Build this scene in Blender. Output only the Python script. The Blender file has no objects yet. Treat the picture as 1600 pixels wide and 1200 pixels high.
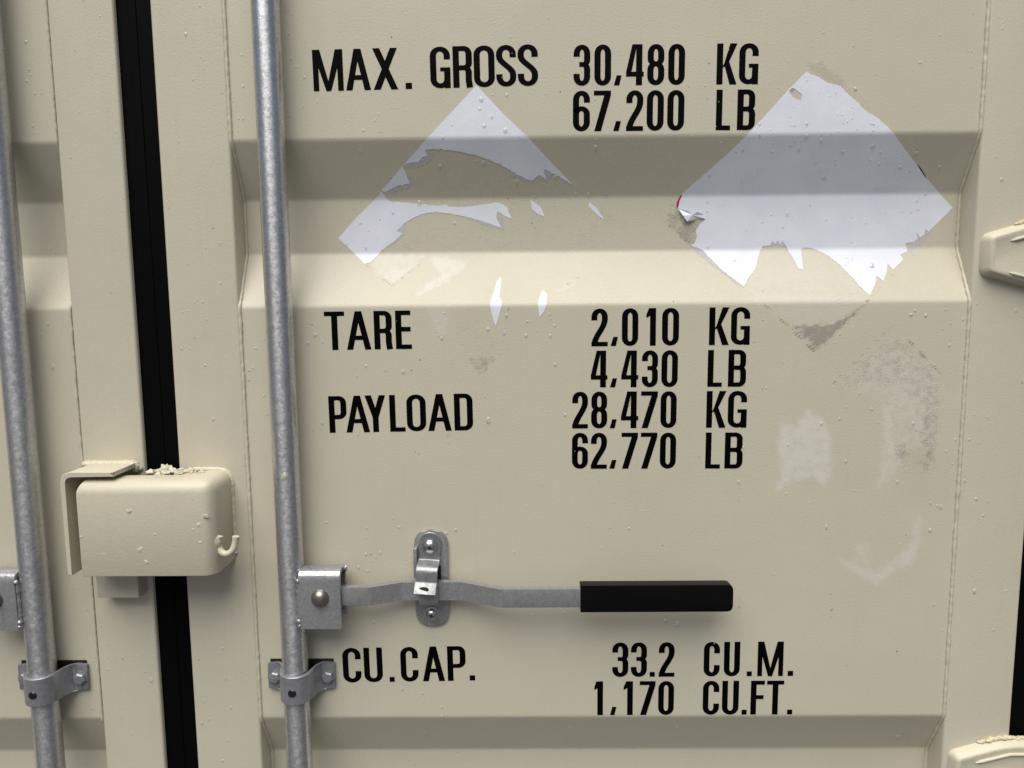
import bpy, bmesh, math, random
import numpy as np
from mathutils import Vector, Matrix
random.seed(7); rng = np.random.default_rng(7)
R = math.radians

# ------------------------------------------------------------------ camera, sky, sun
D = 0.96                      # distance from the lens to the door's outer plane (y = 0)
EYE = 1.52                    # height of the lens above the ground
FPX, PIT, YAW, ROL = 1110.0, 0.11266, -0.01018, -0.009174
_cp, _sp, _cy, _sy = math.cos(PIT), math.sin(PIT), math.cos(YAW), math.sin(YAW)
FW = Vector((_sy*_cp, _cy*_cp, -_sp)); _R0 = Vector((_cy, -_sy, 0)); _U0 = _R0.cross(FW)
RT = math.cos(ROL)*_R0 + math.sin(ROL)*_U0
UP = -math.sin(ROL)*_R0 + math.cos(ROL)*_U0
sc = bpy.context.scene
cd = bpy.data.cameras.new("camera"); cam = bpy.data.objects.new("camera", cd)
sc.collection.objects.link(cam); sc.camera = cam
m = Matrix.Identity(4)
for i in range(3):
    m[i][0] = RT[i]; m[i][1] = UP[i]; m[i][2] = -FW[i]
m[0][3], m[1][3], m[2][3] = 0, -D, EYE
cam.matrix_world = m
cd.sensor_width = 36; cd.lens = 36*FPX/1600; cd.clip_start = 0.01; cd.clip_end = 2000

w = bpy.data.worlds.new("World"); sc.world = w; w.use_nodes = True
SUN_EL, SUN_AZ = 62, -15      # azimuth measured from the door's outward normal (-y)
nt = w.node_tree; sky = nt.nodes.new('ShaderNodeTexSky'); sky.sky_type = 'NISHITA'
sky.sun_disc = False; sky.sun_elevation = R(SUN_EL); sky.sun_rotation = R(180 - SUN_AZ)
sky.air_density = 1.0; sky.dust_density = 4.0; sky.ozone_density = 1.0
bg = nt.nodes['Background']; bg.inputs[1].default_value = 0.05
nt.links.new(sky.outputs[0], bg.inputs[0])
sd = bpy.data.lights.new("sun", 'SUN'); sd.energy = 3.0; sd.angle = R(56); sd.color = (1, .95, .88)
sun = bpy.data.objects.new("sun", sd); sc.collection.objects.link(sun)
sdir = Vector((math.sin(R(SUN_AZ))*math.cos(R(SUN_EL)), -math.cos(R(SUN_AZ))*math.cos(R(SUN_EL)), math.sin(R(SUN_EL))))
sun.rotation_euler = sdir.to_track_quat('Z', 'Y').to_euler()
sc.view_settings.view_transform = 'Standard'; sc.view_settings.look = 'None'
sc.view_settings.gamma = 1; sc.view_settings.exposure = 0.44

# ------------------------------------------------------------------ measuring helpers
def ray(px, py):
    return FW*FPX + RT*(px-800) - UP*(py-600)
def P(px, py, d=0.0):
    """a measured spot of the photograph as the place it has on a plane d metres in front of the door"""
    v = ray(px, py); t = (D-d)/v.y
    return Vector((v.x*t, -d, EYE + v.z*t))
def X(px, py, d=0.0): return P(px, py, d).x
def Z(px, py, d=0.0): return P(px, py, d).z

# the door sheet's corrugation: three recesses, 36 mm deep, sloped flanks
RD, SL = 0.036, 0.0725
REC = [(EYE-0.0019+k*0.806, EYE+0.2162+k*0.806) for k in (-1, 0, 1)]   # (bottom, top) of each recess
def _knee(z, c, k, hw=0.0032):          # integral of a smoothed step, slope change k at c
    t = np.clip((z-c+hw)/(2*hw), 0, 1)
    return k*np.where(z > c+hw, z-c, hw*t*t)
def prof(z):
    z = np.asarray(z, float); y = np.zeros_like(z); s = RD/SL
    for b, t in REC:
        y = y + _knee(z, b, s) - _knee(z, b+SL, s) - _knee(z, t-SL, s) + _knee(z, t, s)
    return y
def on_sheet(px, py):
    v = ray(px, py); d = 0.0; t = D/v.y
    for _ in range(40):
        z = EYE + v.z*t
        y = float(prof(z)); t += 0.7*((D+y)/v.y - t)
    return Vector((v.x*t, y, EYE+v.z*t))
def crease_levels(z0, z1):
    L = []
    for b, t in REC:
        for c in (b, b+SL, t-SL, t):
            L += [c+o for o in (-.0032, -.0022, -.0011, 0, .0011, .0022, .0032)]
    return [z for z in L if z0 < z < z1]

# ------------------------------------------------------------------ materials
def nodes(name):
    m = bpy.data.materials.new(name); m.use_nodes = True
    n = m.node_tree.nodes; l = m.node_tree.links
    return m, n, l, n['Principled BSDF']
def noise(n, l, scale, detail=3, rough=.5, vec=None, mscale=None):
    t = n.new('ShaderNodeTexNoise'); t.inputs['Scale'].default_value = scale
    t.inputs['Detail'].default_value = detail; t.inputs['Roughness'].default_value = rough
    c = n.new('ShaderNodeNewGeometry').outputs['Position'] if vec is None else vec
    if mscale:
        mp = n.new('ShaderNodeMapping'); mp.inputs['Scale'].default_value = mscale
        l.new(c, mp.inputs[0]); c = mp.outputs[0]
    l.new(c, t.inputs['Vector']); return t.outputs['Fac']
def ramp(n, l, fac, p0, p1, c0=(0, 0, 0, 1), c1=(1, 1, 1, 1)):
    r = n.new('ShaderNodeValToRGB'); e = r.color_ramp.elements
    e[0].position = p0; e[1].position = p1; e[0].color = c0; e[1].color = c1
    l.new(fac, r.inputs[0]); return r.outputs[0]
def mixc(n, l, fac, a, b):
    x = n.new('ShaderNodeMix'); x.data_type = 'RGBA'
    if isinstance(fac, (int, float)): x.inputs[0].default_value = fac
    else: l.new(fac, x.inputs[0])
    for s, v in ((x.inputs[6], a), (x.inputs[7], b)):
        if isinstance(v, tuple): s.default_value = v if len(v) == 4 else (*v, 1)
        else: l.new(v, s)
    return x.outputs[2]
def mth(n, l, op, a, b=None, clamp=False):
    x = n.new('ShaderNodeMath'); x.operation = op; x.use_clamp = clamp
    for s, v in ((x.inputs[0], a), (x.inputs[1], b)):
        if v is None: continue
        if isinstance(v, (int, float)): s.default_value = v
        else: l.new(v, s)
    return x.outputs[0]
def bump(n, l, h, strength, dist, prev=None):
    b = n.new('ShaderNodeBump'); b.inputs['Strength'].default_value = strength; b.inputs['Distance'].default_value = dist
    l.new(h, b.inputs['Height'])
    if prev is not None: l.new(prev, b.inputs['Normal'])
    return b.outputs[0]

CREAM = (0.545, 0.517, 0.408)
def cream(name, peel=1.0, stains=False, warm=0.0, lumpy=0.0, col=CREAM):
    m, n, l, p = nodes(name)
    col = (col[0]+.02*warm, col[1]+.01*warm, col[2]-.01*warm)
    big = noise(n, l, 3.5, 4); c = mixc(n, l, ramp(n, l, big, .3, .7), tuple(v*.965 for v in col), tuple(min(1, v*1.03) for v in col))
    hue = noise(n, l, 2.1, 2); c = mixc(n, l, ramp(n, l, hue,   .35, .65, c1=(.35, .35, .35, 1)), c, (col[0]*.955, col[1]*.99, col[2]*1.01))
    st = noise(n, l, 1, 4, .6, mscale=(170, 170, 6)); c = mixc(n, l, ramp(n, l, st, .52, .8, c1=(.16, .16, .16, 1)), c, tuple(v*.78 for v in col))
    g = noise(n, l, 620, 3, .8); c = mixc(n, l, ramp(n, l, g, .3, .75, c1=(.2, .2, .2, 1)), c, tuple(v*.55 for v in col))
    dot = n.new('ShaderNodeTexVoronoi'); dot.inputs['Scale'].default_value = 62
    l.new(n.new('ShaderNodeNewGeometry').outputs['Position'], dot.inputs['Vector'])
    dsel = noise(n, l, 31, 2)
    dots = mth(n, l, 'MULTIPLY', mth(n, l, 'LESS_THAN', dot.outputs['Distance'], .07), ramp(n, l, dsel, .56, .64, c1=(.8, .8, .8, 1)))
    c = mixc(n, l, dots, c, (.14, .11, .07))
    rough = ramp(n, l, noise(n, l, 9, 3), .3, .7, (.40, .40, .40, 1), (.50, .50, .50, 1))
    hgt = noise(n, l, 380, 3, .6)
    if stains:
        a = n.new('ShaderNodeAttribute'); a.attribute_name = 'stain'
        sp = n.new('ShaderNodeSeparateColor'); l.new(a.outputs['Color'], sp.inputs[0])
        cloud = noise(n, l, 60, 4, .65)
        lightm = mth(n, l, 'MULTIPLY', sp.outputs[1], ramp(n, l, cloud, .2, .55))
        c = mixc(n, l, mth(n, l, 'MULTIPLY', lightm, .78), c, (.62, .62, .565))
        sp1 = noise(n, l, 520, 5, .75); sp2 = noise(n, l, 95, 4, .6)
        k = mth(n, l, 'ADD', mth(n, l, 'MULTIPLY', sp1, .62), mth(n, l, 'MULTIPLY', sp2, .38))
        k = mth(n, l, 'ADD', k, mth(n, l, 'MULTIPLY', sp.outputs[0], .31))
        kk = mth(n, l, 'MULTIPLY', ramp(n, l, k, .60, .74), mth(n, l, 'MULTIPLY', sp.outputs[0], 1.6, True))
        c = mixc(n, l, mth(n, l, 'MULTIPLY', kk, .62), c, (.165, .16, .125))
        rr = mth(n, l, 'MULTIPLY', sp.outputs[2], ramp(n, l, noise(n, l, 700, 4, .7), .45, .62))
        c = mixc(n, l, mth(n, l, 'MULTIPLY', rr, .8), c, (.20, .10, .07))
        hgt = mth(n, l, 'ADD', hgt, mth(n, l, 'MULTIPLY', kk, .8))
    l.new(c, p.inputs['Base Color']); l.new(rough, p.inputs['Roughness'])
    b = bump(n, l, hgt, .36*peel, .0007)
    if lumpy: b = bump(n, l, noise(n, l, 110, 4, .6), .3*lumpy, .0015, b)
    else: b = bump(n, l, noise(n, l, 7, 2), .35, .004, b)
    l.new(b, p.inputs['Normal'])
    return m
M_SHEET = cream('cream_sheet_paint', 1, True)
M_FRAME = cream('cream_frame_paint', .9, True)
M_BOX = cream('cream_thick_paint', 1.1, False, .3, .55)
M_WELD = cream('cream_weld_paint', .6, False, 0, .8, col=(.55, .525, .41))

def galv(name, base=(.36, .38, .41), rough=.42, metal=.85, streak=1.0, spangle=420, aniso=0):
    m, n, l, p = nodes(name)
    v = n.new('ShaderNodeTexVoronoi'); v.inputs['Scale'].default_value = spangle; v.feature = 'SMOOTH_F1'
    l.new(n.new('ShaderNodeNewGeometry').outputs['Position'], v.inputs['Vector'])
    a = mixc(n, l, .5, v.outputs['Color'], noise(n, l, 350, 4, .7))
    bw = n.new('ShaderNodeRGBToBW'); l.new(a, bw.inputs[0])
    c = mixc(n, l, ramp(n, l, bw.outputs[0], .3, .65), tuple(x*.87 for x in base), tuple(min(1, x*1.1) for x in base))
    blot = noise(n, l, 45, 6, .75)
    c = mixc(n, l, ramp(n, l, blot, .5, .72, c1=(.22, .22, .22, 1)), c, tuple(x*.55 for x in base))
    white = noise(n, l, 55, 5, .7, mscale=(1, 1, .35))
    c = mixc(n, l, ramp(n, l, white, .6, .78, c1=(.3, .3, .3, 1)), c, (.62, .64, .66))
    l.new(c, p.inputs['Base Color']); p.inputs['Metallic'].default_value = metal
    r = ramp(n, l, noise(n, l, 160, 4, .7), .25, .75, (rough-.12,)*3+(1,), (rough+.14,)*3+(1,))
    l.new(r, p.inputs['Roughness'])
    b = bump(n, l, bw.outputs[0], .25, .0006)
    if streak: b = bump(n, l, noise(n, l, 1, 4, .7, mscale=(500, 500, 90)), .35*streak, .0006, b)
    l.new(b, p.inputs['Normal'])
    if aniso:            # drawn round the tube: fine rub marks run round it, so glints stretch along it
        t = n.new('ShaderNodeTangent'); t.direction_type = 'RADIAL'; t.axis = 'Z'
        p.inputs['Anisotropic'].default_value = aniso; p.inputs['Anisotropic Rotation'].default_value = .25
        l.new(t.outputs[0], p.inputs['Tangent'])
    return m
M_TUBE = galv('galvanized_tube', (.60, .61, .63), .32, .88, .2, 420, .85)
M_TUBE2 = galv('galvanized_tube_scuffed', (.54, .55, .57), .34, .85, .9, 420, .8)
M_GALV = galv('galvanized_plate', (.34, .35, .36), .23, .55, .5)
M_CLAMP = galv('dull_zinc_clamp', (.25, .26, .28), .38, .4, .3, 260)
M_HASP = galv('bright_zinc', (.27, .28, .29), .38, .6, .3, 260)
M_SCREW = galv('screw_steel', (.55, .57, .58), .24, 1.0, 0, 200)
M_RIVET = galv('rivet_steel', (.27, .25, .23), .34, .9, .3, 200)

def plain(name, col, rough, metal=0, bs=0, bscale=400, spec=.5):
    m, n, l, p = nodes(name)
    c = mixc(n, l, ramp(n, l, noise(n, l, 40, 4), .3, .7), tuple(v*.8 for v in col), tuple(min(1, v*1.2) for v in col))
    l.new(c, p.inputs['Base Color']); p.inputs['Roughness'].default_value = rough
    p.inputs['Metallic'].default_value = metal; p.inputs['Specular IOR Level'].default_value = spec
    if bs: l.new(bump(n, l, noise(n, l, bscale, 3), bs, .0006), p.inputs['Normal'])
    return m
M_RUBBER = plain('black_rubber', (.0012, .0012, .0014), .65, 0, .2, 300, .06)
M_INK = plain('black_vinyl_lettering', (.001, .001, .001), .5, 0, .08, 500, .05)
M_GRIP = plain('black_grip_vinyl', (.002, .002, .0025), .34, 0, .1, 200, .18)
M_BLACK = plain('black_plastic', (.01, .01, .01), .3)
M_HOLE = plain('dark_hole', (.01, .01, .01), .8)
M_RUST = plain('rust_edge', (.28, .17, .08), .7)
M_SEALANT = plain('cream_sealant', (.50, .45, .31), .45, 0, .5, 120)
M_RED = plain('red_print', (.42, .01, .02), .4)
M_GROUND = plain('wet_asphalt', (.045, .045, .047), .6, 0, .5, 60)

def vinyl():
    m, n, l, p = nodes('white_vinyl')
    c = mixc(n, l, ramp(n, l, noise(n, l, 25, 4), .3, .7), (.67, .70, .785), (.73, .76, .84))
    g = noise(n, l, 800, 2, .7); c = mixc(n, l, ramp(n, l, g, .35, .8, c1=(.10, .10, .10, 1)), c, (.4, .42, .5))
    l.new(c, p.inputs['Base Color']); p.inputs['Roughness'].default_value = .42
    b = bump(n, l, noise(n, l, 300, 3, .6), .22, .0006); b = bump(n, l, noise(n, l, 22, 3), .3, .002, b)
    l.new(b, p.inputs['Normal']); return m
M_VINYL = vinyl()
def film():
    m, n, l, p = nodes('torn_paper_film')
    p.inputs['Base Color'].default_value = (.66, .68, .72, 1); p.inputs['Roughness'].default_value = .6
    a = mth(n, l, 'MULTIPLY', ramp(n, l, noise(n, l, 260, 5, .75), .22, .78), .75)
    l.new(a, p.inputs['Alpha']); return m
M_FILM = film()

def water():
    m, n, l, p = nodes('rain_water')
    out = n['Material Output']
    tr = n.new('ShaderNodeBsdfTransparent'); df = n.new('ShaderNodeBsdfDiffuse'); df.inputs[0].default_value = (.80, .79, .73, 1)
    gl = n.new('ShaderNodeBsdfGlossy'); gl.inputs['Roughness'].default_value = .2
    fr = n.new('ShaderNodeLayerWeight'); fr.inputs[0].default_value = .5
    m1 = n.new('ShaderNodeMixShader'); m1.inputs[0].default_value = .28; m2 = n.new('ShaderNodeMixShader')
    l.new(tr.outputs[0], m1.inputs[1]); l.new(df.outputs[0], m1.inputs[2])
    l.new(mth(n, l, 'ADD', mth(n, l, 'MULTIPLY', mth(n, l, 'POWER', fr.outputs[1], 3.0), .6), .07, True), m2.inputs[0])
    l.new(m1.outputs[0], m2.inputs[1]); l.new(gl.outputs[0], m2.inputs[2])
    l.new(m2.outputs[0], out.inputs['Surface']); n.remove(p); return m
M_WATER = water()

# ------------------------------------------------------------------ object helpers
COL = sc.collection
def link(name, bm, mat, parent=None, smooth=35, label=None, recalc=True):
    me = bpy.data.meshes.new(name)
    if recalc: bmesh.ops.recalc_face_normals(bm, faces=bm.faces)
    bm.to_mesh(me); bm.free()
    for p_ in me.polygons: p_.use_smooth = True
    try: me.set_sharp_from_angle(angle=R(smooth))
    except Exception: pass
    me.materials.append(mat)
    o = bpy.data.objects.new(name, me); COL.objects.link(o)
    if parent is not None: o.parent = parent; o.matrix_parent_inverse = Matrix.Translation(-parent.location) if parent.type == 'EMPTY' else parent.matrix_parent_inverse.copy() 
    if label: o['label'] = label
    return o
def sub(name, bm, mat, parent, smooth=35, label=None):
    """a piece of a part: the part sits at its thing's origin, so world coordinates carry over"""
    o = link(name, bm, mat, None, smooth, label); o.parent = parent
    return o
def thing(name, label, cat, loc, group=None):
    o = bpy.data.objects.new(name, None); COL.objects.link(o); o.location = loc
    o.empty_display_size = .02; o['label'] = label; o['category'] = cat
    if group: o['group'] = group
    return o
def bev(bm, edges, r, seg=3):
    bmesh.ops.bevel(bm, geom=edges, offset=r, segments=seg, profile=.5, affect='EDGES', clamp_overlap=True)
def box(x0, x1, y0, y1, z0, z1, r=0, seg=2, bm=None):
    bm = bm or bmesh.new()
    g = bmesh.ops.create_cube(bm, size=1)
    for v in g['verts']:
        v.co = Vector(((x0+x1)/2+v.co.x*(x1-x0), (y0+y1)/2+v.co.y*(y1-y0), (z0+z1)/2+v.co.z*(z1-z0)))
    if r: bev(bm, list({e for v in g['verts'] for e in v.link_edges}), r, seg)
    return bm
def prism(pts, axis, a, b, r=0, seg=2, bm=None):
    """pts: 2-D outline; axis 'y' -> (x,z), 'x' -> (y,z), 'z' -> (x,y); swept from a to b"""
    bm = bm or bmesh.new()
    f = {'y': lambda u, v, t: (u, t, v), 'x': lambda u, v, t: (t, u, v), 'z': lambda u, v, t: (u, v, t)}[axis]
    A = [bm.verts.new(f(u, v, a)) for u, v in pts]; B = [bm.verts.new(f(u, v, b)) for u, v in pts]
    fs = [bm.faces.new(A), bm.faces.new(B[::-1])]
    n = len(pts); es = []
    for i in range(n):
        fs.append(bm.faces.new((A[i], B[i], B[(i+1) % n], A[(i+1) % n])))
    if r: bev(bm, list(fs[0].edges)+list(fs[1].edges), r, seg)
    return bm
def strip(path, t, axis, a, b, r=0, bm=None):
    """a bent sheet: an open centre line given thickness t and swept along an axis"""
    n = len(path); L = []; Rr = []
    for i in range(n):
        p = Vector(path[i]); d0 = (p-Vector(path[i-1])).normalized() if i else None
        d1 = (Vector(path[i+1])-p).normalized() if i < n-1 else None
        if d0 is None: d0 = d1
        if d1 is None: d1 = d0
        tdir = (d0+d1).normalized(); nn = Vector((-tdir.y, tdir.x)); k = t/2/max(.3, nn.dot(Vector((-d1.y, d1.x))))
        L.append(tuple(p+nn*k)); Rr.append(tuple(p-nn*k))
    return prism(L+Rr[::-1], axis, a, b, r, 1, bm)
def fillet(pts, r, seg=5):
    out = [pts[0]]
    for i in range(1, len(pts)-1):
        p = Vector(pts[i]); a = (Vector(pts[i-1])-p); b = (Vector(pts[i+1])-p)
        rr = r[i] if isinstance(r, dict) and i in r else (r if not isinstance(r, dict) else .004)
        ang = a.angle(b); c = min(rr/math.tan(ang/2), a.length*.48, b.length*.48)
        a.normalize(); b.normalize(); p0 = p+a*c; p1 = p+b*c
        for k in range(seg+1):
            t = k/seg; out.append(tuple((1-t)**2*p0+2*t*(1-t)*p+t*t*p1))
    out.append(pts[-1]); return out
def roundpoly(pts, r, seg=4):
    out = []; n = len(pts)
    for i in range(n):
        rr = r[i] if isinstance(r, (list, tuple)) else r
        p = Vector(pts[i]); a = Vector(pts[i-1])-p; b = Vector(pts[(i+1) % n])-p
        if rr <= 0: out.append(tuple(p)); continue
        c = min(rr, a.length*.49, b.length*.49); a.normalize(); b.normalize(); p0 = p+a*c; p1 = p+b*c
        for k in range(seg+1):
            t = k/seg; out.append(tuple((1-t)**2*p0+2*t*(1-t)*p+t*t*p1))
    return out
def lathe(prof_, c, axis, seg=24, bm=None):
    """prof_: (radius, height) from base to tip; axis vector from c"""
    bm = bm or bmesh.new(); ax = Vector(axis).normalized(); u = ax.orthogonal().normalized(); v = ax.cross(u)
    rings = []
    for r_, h in prof_:
        if r_ < 1e-6: rings.append([bm.verts.new(Vector(c)+ax*h)])
        else: rings.append([bm.verts.new(Vector(c)+ax*h+(u*math.cos(2*math.pi*k/seg)+v*math.sin(2*math.pi*k/seg))*r_) for k in range(seg)])
    for a, b in zip(rings, rings[1:]):
        for k in range(seg):
            k2 = (k+1) % seg
            if len(a) == 1 and len(b) == 1: continue
            if len(a) == 1: bm.faces.new((a[0], b[k], b[k2]))
            elif len(b) == 1: bm.faces.new((a[k], a[k2], b[0]))
            else: bm.faces.new((a[k], a[k2], b[k2], b[k]))
    return bm
def sweep(pts, rad, seg=8, bm=None, caps=True, jit=0):
    bm = bm or bmesh.new(); n = len(pts); pts = [Vector(p) for p in pts]; rings = []
    u = None
    for i in range(n):
        t = (pts[min(n-1, i+1)]-pts[max(0, i-1)]).normalized()
        if u is None: u = t.orthogonal().normalized()
        u = (u-t*u.dot(t)).normalized(); v = t.cross(u)
        r_ = rad[i] if isinstance(rad, (list, tuple)) else rad
        rings.append([bm.verts.new(pts[i]+(u*math.cos(2*math.pi*k/seg)+v*math.sin(2*math.pi*k/seg))*r_*(1+random.uniform(-jit, jit))) for k in range(seg)])
    for a, b in zip(rings, rings[1:]):
        for k in range(seg): bm.faces.new((a[k], a[(k+1) % seg], b[(k+1) % seg], b[k]))
    if caps: bm.faces.new(rings[0][::-1]); bm.faces.new(rings[-1])
    return bm
def lump(c, r, bm, amp=.35, sub_=2, sq=(1, 1, 1)):
    g = bmesh.ops.create_icosphere(bm, subdivisions=sub_, radius=1)
    o1, o2, o3 = (random.uniform(0, 6) for _ in range(3))
    for v in g['verts']:
        d = v.co.normalized(); k = 1+amp*(math.sin(3*d.x+o1)*math.sin(4*d.y+o2)+.6*math.sin(7*d.z+o3)*math.sin(6*d.x+o2))+random.uniform(-.05, .05)
        v.co = Vector(c)+Vector((d.x*sq[0], d.y*sq[1], d.z*sq[2]))*r*k

# ------------------------------------------------------------------ stains on the paint (places as measured on the sheet)
def sheet_poly(pts): return np.array([(lambda v: (v.x, v.z))(on_sheet(*p)) for p in pts])
def sdist(px, pz, poly):
    n = len(poly); inside = np.zeros(px.shape, bool); dm = np.full(px.shape, 1e9)
    for i in range(n):
        x0, z0 = poly[i]; x1, z1 = poly[(i+1) % n]
        dx, dz = x1-x0, z1-z0; t = np.clip(((px-x0)*dx+(pz-z0)*dz)/(dx*dx+dz*dz+1e-12), 0, 1)
        dm = np.minimum(dm, np.hypot(px-x0-t*dx, pz-z0-t*dz))
        c = ((z0 > pz) != (z1 > pz)) & (px < (x1-x0)*(pz-z0)/(z1-z0+1e-12)+x0); inside ^= c
    return np.where(inside, dm, -dm)
def linedist(px, pz, line):
    dm = np.full(px.shape, 1e9)
    for i in range(len(line)-1):
        x0, z0 = line[i]; x1, z1 = line[i+1]; dx, dz = x1-x0, z1-z0
        t = np.clip(((px-x0)*dx+(pz-z0)*dz)/(dx*dx+dz*dz+1e-12), 0, 1)
        dm = np.minimum(dm, np.hypot(px-x0-t*dx, pz-z0-t*dz))
    return dm
DARK = [  # outline, strength, softness (m)
 ([(1235,508),(1300,505),(1350,476),(1290,537),(1272,548),(1252,525)], .85, .006),
 ([(1160,455),(1365,458),(1272,548)], .16, .003),
 ([(1292,606),(1322,575),(1360,545),(1390,522),(1422,530),(1452,562),(1470,588),(1472,650),(1445,640),(1395,610),(1350,605),(1320,618)], .42, .010),
 ([(1296,606),(1395,515),(1472,583),(1476,680),(1462,745),(1400,740),(1375,640)], .30, .010),
 ([(1440,600),(1470,590),(1474,660),(1462,735),(1440,745),(1430,690),(1436,640)], .50, .010),
 ([(1395,690),(1420,690),(1420,728),(1398,722)], .5, .006),
 ([(728,558),(780,556),(753,588)], .5, .002),
 ([(690,515),(730,500),(790,520),(810,512),(765,560),(735,560)], .28, .010),
 ([(1035,345),(1060,318),(1095,350),(1088,388),(1082,388)], .55, .002),
 ([(640,240),(700,232),(800,262),(880,285),(930,330),(900,395),(640,398),(650,360),(790,340),(620,300)], .25, .012),
 ([(600,395),(660,345),(780,350),(800,398)], .26, .008),
 ([(940,300),(1000,345),(960,385),(880,400),(900,330)], .24, .012),
]
LIGHT = [
 ([(1222,662),(1245,665),(1262,640),(1285,655),(1298,690),(1300,740),(1288,758),(1268,745),(1235,752),(1212,768),(1222,735),(1215,700)], .9, .004),
 ([(1310,600),(1365,545),(1395,530),(1450,570),(1468,600),(1460,700),(1400,700),(1385,620),(1330,610)], .5, .012),
 ([(1380,620),(1400,625),(1395,680),(1408,720),(1390,745),(1372,762),(1382,700)], .7, .006),
 ([(1310,872),(1330,890),(1352,902),(1368,915),(1395,895),(1425,880),(1437,850),(1436,812),(1428,812),(1425,850),(1400,872),(1368,895),(1350,890)], .75, .005),
 ([(1340,850),(1358,850),(1356,880),(1338,875)], .5, .006),
 ([(1160,455),(1360,462),(1330,495),(1272,545)], .35, .002),
 ([(560,398),(662,398),(640,425),(612,446)], .75, .0015),
 ([(670,400),(700,402),(732,412),(718,424),(700,438),(685,446),(655,462),(650,458),(688,428),(676,414)], .85, .0015),
 ([(668,478),(700,478),(698,520),(685,522),(676,505)], .5, .003),
 ([(872,452),(900,436),(892,446),(876,458)], .6, .002),
 ([(1170,360),(1330,360),(1360,460),(1170,450)], .30, .003),
]
LINES = [([(572,412),(611,447)], .55), ([(611,447),(652,415)], .45), ([(1165,452),(1272,548)], .55), ([(1272,548),(1362,462)], .5),
 ([(1300,600),(1395,508)], .42), ([(1418,528),(1472,585)], .6), ([(1045,352),(1165,450)], .5), ([(760,582),(812,512)], .2),
 ([(872,442),(880,450),(905,432)], .4), ([(1180,735),(1225,690)], .3), ([(940,330),(990,372)], .3), ([(1362,462),(1440,385)], .3),
 ([(750,508),(790,508)], .12), ([(790,500),(796,475)], .5), ([(130,236),(132,250)], .8), ([(1155,700),(1180,640)], .1), ([(1155,862),(1155.5,960)], .45, .0012), ([(1004,896),(1004.5,911)], .9, .0016), ([(290,62),(290.5,76)], .9, .0016), ([(1107,145),(1106,160)], .9, .0016), ([(1110,172),(1110,180)], .7, .0014), ([(700,660),(700,720)], .4, .0014), ([(1299,950),(1298,964)], .7, .0014)]
REDS = [([(1262,100),(1285,98),(1320,130),(1310,140),(1280,122)], .62, .002), ([(1300,120),(1360,175),(1345,180)], .3, .004),
 ([(1420,660),(1450,700),(1445,780),(1425,780)], .22, .02)]
def stain_cols(xs, zs):
    n = len(xs); out = np.zeros((n, 4), np.float32); out[:, 3] = 1
    def put(ch, items):
        for pts, s, soft in items:
            q = sheet_poly(pts); x0, z0 = q.min(0)-.02; x1, z1 = q.max(0)+.02
            idx = np.where((xs > x0) & (xs < x1) & (zs > z0) & (zs < z1))[0]
            if len(idx) == 0: continue
            wob = .0016*np.sin(xs[idx]*410+zs[idx]*233)+.0012*np.sin(zs[idx]*760-xs[idx]*310)
            d = sdist(xs[idx], zs[idx], q)+wob
            out[idx, ch] = np.maximum(out[idx, ch], s*np.clip(.5+d/(2*soft), 0, 1))
    put(0, DARK); put(1, LIGHT); put(2, REDS)
    for pts, s, *wd in LINES:
        wd = wd[0] if wd else .0035; q = sheet_poly(pts); d = linedist(xs, zs, q); wob = .5+.5*np.sin(xs*333+zs*517)*np.sin(xs*171)
        out[:, 0] = np.maximum(out[:, 0], s*wob*np.clip(1-d/wd, 0, 1)*2.2)
    return out
def zlevels(z0, z1, fine0, fine1, step, coarse=.04):
    L = list(np.arange(z0, fine0, coarse))+list(np.arange(fine0, fine1, step))+list(np.arange(fine1, z1, coarse))+[z1]+crease_levels(z0, z1)
    L = sorted(L); out = [L[0]]
    for v in L[1:]:
        if v-out[-1] > .0004: out.append(v)
    return np.array(out)
def sheet_mesh(name, x0, x1, z0, z1, xs, mat, parent):
    zs = zlevels(z0, z1, EYE-.75, EYE+.45, .0028)
    nx, nz = len(xs), len(zs); XX, ZZ = np.meshgrid(xs, zs); YY = prof(ZZ)
    co = np.stack([XX, YY, ZZ], -1).reshape(-1, 3).astype(np.float32)
    i = np.arange(nx*nz).reshape(nz, nx)
    q = np.stack([i[:-1, :-1], i[:-1, 1:], i[1:, 1:], i[1:, :-1]], -1).reshape(-1, 4).astype(np.int32)
    me = bpy.data.meshes.new(name); me.vertices.add(len(co)); me.vertices.foreach_set('co', co.ravel())
    me.loops.add(q.size); me.loops.foreach_set('vertex_index', q.ravel())
    me.polygons.add(len(q)); me.polygons.foreach_set('loop_start', np.arange(0, q.size, 4, dtype=np.int32))
    me.polygons.foreach_set('use_smooth', np.ones(len(q), bool)); me.update(calc_edges=True)
    a = me.attributes.new('stain', 'FLOAT_COLOR', 'POINT')
    a.data.foreach_set('color', stain_cols(co[:, 0].astype(float), co[:, 2].astype(float)).ravel())
    me.materials.append(mat); o = bpy.data.objects.new(name, me); COL.objects.link(o)
    o.parent = parent; o.matrix_parent_inverse = Matrix.Translation(-parent.location); return o

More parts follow.
